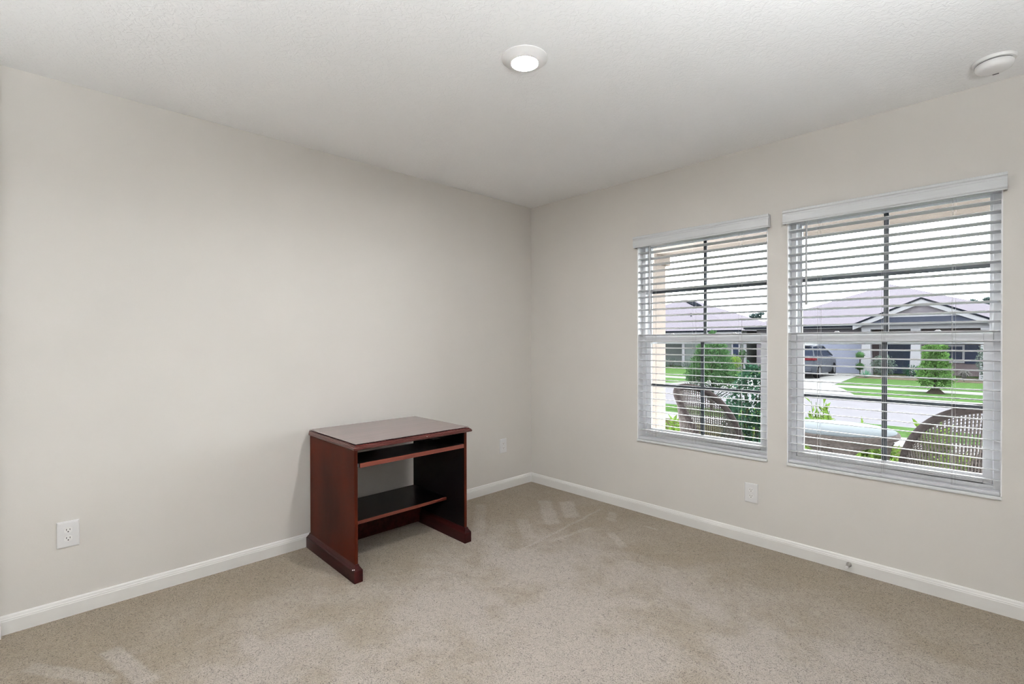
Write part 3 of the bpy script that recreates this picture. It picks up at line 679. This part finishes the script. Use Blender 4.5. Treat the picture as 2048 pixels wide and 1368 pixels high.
def grass_clump(x, y, h, label):
    t = plant('grass_clump', (x, y, GZ), label, 'grass clump', 'straw grass clumps in the mulch bed'); lf = MB()
    for k in range(160):
        a = random.random()*2*pi; R = random.uniform(.1, .42); s_ = Vector((-sin(a), cos(a), 0))*.008
        p = Vector((x, y, GZ)); q = p+Vector((R*.4*cos(a), R*.4*sin(a), h*random.uniform(.7, 1))); e_ = p+Vector((R*cos(a), R*sin(a), h*random.uniform(.3, .8)))
        lf.add([p-s_, p+s_, q+s_, q-s_, e_], [(0, 1, 2, 3), (3, 2, 4)])
    lf.build('blades', 'straw', t, kind='stuff')
grass_clump(1.55, 25.5, .50, 'straw coloured grass clump right of the verge tree')
grass_clump(2.50, 25.4, .46, 'straw coloured grass clump at the right end of the mulch bed')
def pine(x, y, zt, r_, label):
    t = plant('pine_tree', (x, y, GZ), label, 'tree', 'distant pine trees above the roofs')
    MB().tube([(x, y, GZ), (x, y, zt-.5)], [.14, .08], 6).build('trunk', 'bark', t)
    fo = MB()
    for k in range(7):
        a = random.random()*2*pi; q = (x+r_*.7*cos(a)*random.random(), y+r_*.7*sin(a), zt-r_*random.uniform(0, 1.1)); leaves(fo, rnd_ball(q, r_*.42, 130, (1, 1, .6)), .3, .4)
    fo.build('foliage', 'leaffar', t, kind='stuff')
pine(-19.3, 60, 4.6, 1.0, 'distant round-topped pine above the roofs, the larger one')
pine(-21.6, 60, 4.2, .6, 'distant small pine left of the larger pine')
pine(.1, 60, 5.0, .5, 'distant pine top above the right roof slope')
pine(1.25, 63, 5.2, .5, 'distant pine top at the right edge of the window')

# ------------------------------------------------------------------ houses
def hip(m_, x0, x1, y0, y1, z, ax0, ay0, ay1, az):
    A, B, C_, D = (x0, y0, z), (x1, y0, z), (x1, y1, z), (x0, y1, z); R0, R1 = (ax0, ay0, az), (ax0, ay1, az)
    return m_.add([A, B, C_, D, R0, R1], [(0, 1, 4), (1, 2, 5, 4), (2, 3, 5), (3, 0, 4, 5), (0, 3, 2, 1)])
# house facing the right window
h = thing('neighbour_house', (-2, 32, GZ), 'lilac-roofed house with white gabled entry porch across the street', 'house')
part = lambda n, m_, mt, p=h, **k: m_.build(n, mt, p, **k)
part('garage_wall', box(-8.1, -2.45, 28.75, 34, GZ, 2.05), 'hsiding')
gd = part('garage_door', box(-7.4, -2.72, 28.68, 28.75, GZ, 1.68), 'hgarage')
for k in range(1, 4): part('panel_seam', box(-7.4, -2.72, 28.672, 28.68, GZ+k*.545-.012, GZ+k*.545+.012), 'hwhite', gd)
part('entry_wall', MB().box(-2.45, 4.3, 30.0, 36, GZ, 2.3), 'hbrown')
part('corner_board', box(-2.72, -2.44, 28.66, 28.74, GZ, 2.0), 'hwhite')
part('entry_door', box(-1.85, -.70, 29.94, 30.0, GZ, 1.75), 'hdark')
part('door_trim', MB().box(-2.14, -2.02, 29.93, 30.0, GZ, 1.8).box(-2.02, -.62, 29.93, 30.0, 1.75, 1.85), 'hwhite')
wn = part('house_window', MB().box(.38, .46, 29.93, 30, .15, 1.35).box(1.24, 1.33, 29.93, 30, .15, 1.35).box(.46, 1.24, 29.93, 30, .98, 1.06).box(.46, 1.24, 29.93, 30, .15, .24).box(.46, 1.24, 29.93, 30, 1.28, 1.35), 'hwhite')
part('pane', box(.46, 1.24, 29.96, 29.99, .24, 1.28), 'hglass', wn)
part('shutter', box(1.34, 1.86, 29.93, 30, .12, 1.5), 'hglass')
part('roof', hip(MB(), -8.65, 4.7, 28.15, 41, 2.10, -2.25, 34.0, 38, 4.72), 'roof')
part('gutter', box(-8.65, -2.8, 28.08, 28.18, 2.00, 2.13), 'shingleedge')
part('soffit_board', box(-8.6, -2.5, 28.16, 28.7, 1.955, 2.0), 'hwhite')
part('porch_beam', MB().box(-2.55, 2.45, 27.75, 28.05, 1.86, 2.08), 'hwhite')
for cx_ in (-2.33, -.33, 2.17):
    rings = [[(cx_-a, 27.9-a, z), (cx_+a, 27.9-a, z), (cx_+a, 27.9+a, z), (cx_-a, 27.9+a, z)] for a, z in ((.24, GZ), (.155, 1.76))]
    cc = part('column', MB().loft(rings), 'hwhite'); part('capital', box(cx_-.19, cx_+.19, 27.71, 28.09, 1.76, 1.86), 'hwhite', cc)
# entry gable
gx, gz = -.10, 3.36
V = lambda p, dz, dy=0: (p[0], p[1]+dy, p[2]+dz)
for fx, fz in ((-2.88, 2.13), (2.62, 2.13)):
    P0, P1 = (gx, 27.5, gz), (fx, 27.5, fz)
    rf = part('gable_roof', MB().prism([P0, P1, V(P1, -.05), V(P0, -.05)], (0, 5.5, 0)), 'roof')
    part('shingle_edge', MB().prism([V(P0, .03, -.03), V(P1, .03, -.03), V(P1, -.06, -.03), V(P0, -.06, -.03)], (0, .03, 0)), 'shingleedge', rf)
    part('rake_board', MB().prism([V(P0, -.06), V(P1, -.06), V(P1, -.28), V(P0, -.28)], (0, .05, 0)), 'hwhite')
part('gable_siding', MB().prism([(-2.0, 27.66, 2.16), (1.8, 27.66, 2.16), (gx, 27.66, gz-.16)], (0, .1, 0)), 'hsiding')
part('gable_band', MB().box(-1.95, 1.75, 27.60, 27.66, 2.44, 2.52), 'hwhite')
part('pent_roof', MB().prism([(-2.72, 27.52, 2.14), (2.48, 27.52, 2.14), (1.66, 27.60, 2.46), (-2.02, 27.60, 2.46)], (0, .05, 0)), 'roofblue')
part('pent_gutter', box(-2.8, 2.5, 27.42, 27.50, 2.08, 2.14), 'hwhite')
# house facing the window nearer the corner
h2 = thing('neighbour_house', (-15, 33, GZ), 'grey-green house with lilac hip roof across the street at the left', 'house')
part = lambda n, m_, mt, p=h2, **k: m_.build(n, mt, p, **k)
part('wall', MB().box(-13.05, -8.85, 29.0, 38, GZ-.3, 2.0).box(-21, -13.05, 30.6, 38, GZ-.3, 2.0), 'hgreen')
part('corner_board', box(-13.12, -12.92, 28.96, 29.1, GZ-.3, 1.95), 'hwhite')
part('corner_board', box(-8.98, -8.8, 28.96, 29.1, GZ-.3, 1.95), 'hwhite')
wn = part('house_window', MB().box(-9.72, -9.62, 28.95, 29, .26, 1.6).box(-9.28, -9.18, 28.95, 29, .26, 1.6).box(-9.62, -9.28, 28.95, 29, .26, .34).box(-9.62, -9.28, 28.95, 29, .78, .86).box(-9.62, -9.28, 28.95, 29, 1.5, 1.6), 'hwhite')
part('pane', box(-9.62, -9.28, 28.97, 28.99, .34, 1.5), 'hglass', wn)
part('roof', hip(MB(), -22.2, -8.75, 28.0, 39.5, 1.93, -15.5, 34.0, 36, 4.62), 'roof')
part('gutter', box(-22.2, -8.75, 27.93, 28.04, 1.86, 1.97), 'shingleedge')
part('fascia_board', box(-22.2, -8.75, 28.0, 28.06, 1.72, 1.86), 'hwhite')
part('ridge_vent', MB().prism([(-14.95, 33.3, 4.22), (-14.95, 33.3, 4.38), (-13.9, 32.4, 3.98), (-13.9, 32.4, 3.84)], (.5, .25, 0)), 'shingleedge')
part('vent_pipe', MB().tube([(-13.2, 30.5, 2.9), (-13.2, 30.5, 3.28)], .04, 8), 'shingleedge')

# ------------------------------------------------------------------ parked car (nose towards the garage)
cx_, y0 = -4.33, 22.6
car = thing('parked_car', (cx_, y0+2.3, GZ), 'dark slate hatchback car parked on the white driveway', 'car')
Z = GZ
def sec(yy, zb, zbelt, hw, hwb):    # closed half-symmetric body section
    return [(cx_-hwb, y0+yy, Z+zb), (cx_+hwb, y0+yy, Z+zb), (cx_+hw, y0+yy, Z+zb+.18), (cx_+hw, y0+yy, Z+zbelt-.12), (cx_+hw-.06, y0+yy, Z+zbelt), (cx_-hw+.06, y0+yy, Z+zbelt), (cx_-hw, y0+yy, Z+zbelt-.12), (cx_-hw, y0+yy, Z+zb+.18)]
bodym = MB().loft([sec(0, .32, .70, .80, .72), sec(.05, .26, 1.0, .87, .80), sec(.25, .22, 1.08, .92, .86), sec(1.4, .20, 1.05, .93, .88), sec(3.1, .20, 1.0, .93, .88), sec(4.0, .22, .90, .90, .84), sec(4.45, .26, .78, .82, .76), sec(4.55, .34, .66, .70, .66)])
bodym.build('body', 'carpaint', car, smooth=True)
def cab(yy, z, hw): return [(cx_-hw, y0+yy, Z+z), (cx_+hw, y0+yy, Z+z)]
def ringc(z, ya, yb, hw): return [(cx_-hw, y0+ya, Z+z), (cx_+hw, y0+ya, Z+z), (cx_+hw, y0+yb, Z+z), (cx_-hw, y0+yb, Z+z)]
cb = MB().loft([ringc(1.02, .20, 3.45, .86), ringc(1.30, .38, 2.95, .76), ringc(1.50, .62, 2.45, .66)]).build('cabin_glass', 'carglass', car)
MB().loft([ringc(1.49, .58, 2.5, .68), ringc(1.56, .64, 2.4, .66), ringc(1.62, .90, 2.1, .58)]).build('car_roof', 'carpaint', car, smooth=True)
for s in (-1, 1):
    for a, b_ in (((.20, 1.03, .862), (.62, 1.52, .675)), ((1.55, 1.03, .865), (1.55, 1.52, .675)), ((3.45, 1.03, .862), (2.45, 1.52, .675))):
        MB().tube([(cx_+s*a[2], y0+a[0], Z+a[1]), (cx_+s*b_[2], y0+b_[0], Z+b_[1])], .035, 6).build('pillar', 'carpaint', car)
    MB().box(cx_+s*.52-.30, cx_+s*.52+.30, y0-.01, y0+.22, Z+.86, Z+1.0).box(cx_+s*.86-.07, cx_+s*.86+.075, y0+.02, y0+.42, Z+.86, Z+1.0).build('tail_light', 'carred', car, bevel=.02)
    for yy in (.85, 3.55):
        xx = cx_+s*.83
        wh = MB().lathe([(.20, -.11), (.31, -.11), (.335, -.08), (.335, .08), (.31, .11), (.20, .11)], (xx, y0+yy, Z+.335), 24, 'x').build('wheel', 'tyre', car, smooth=True)
        MB().lathe([(.20, .10), (.19, .118), (.05, .122), (.01, .125)] if s > 0 else [(.20, -.10), (.19, -.118), (.05, -.122), (.01, -.125)], (xx, y0+yy, Z+.335), 20, 'x').build('hub_cap', 'carsilver', wh, smooth=True)
box(cx_-.26, cx_+.26, y0-.02, y0+.05, Z+.72, Z+.84).build('licence_plate', 'carsilver', car)
box(cx_-.62, cx_+.62, y0+.46, y0+.72, Z+1.53, Z+1.56).build('spoiler', 'carsilver', car)
box(cx_-.80, cx_+.80, y0-.06, y0+.10, Z+.34, Z+.52).build('rear_bumper', 'carpaint', car, bevel=.03)
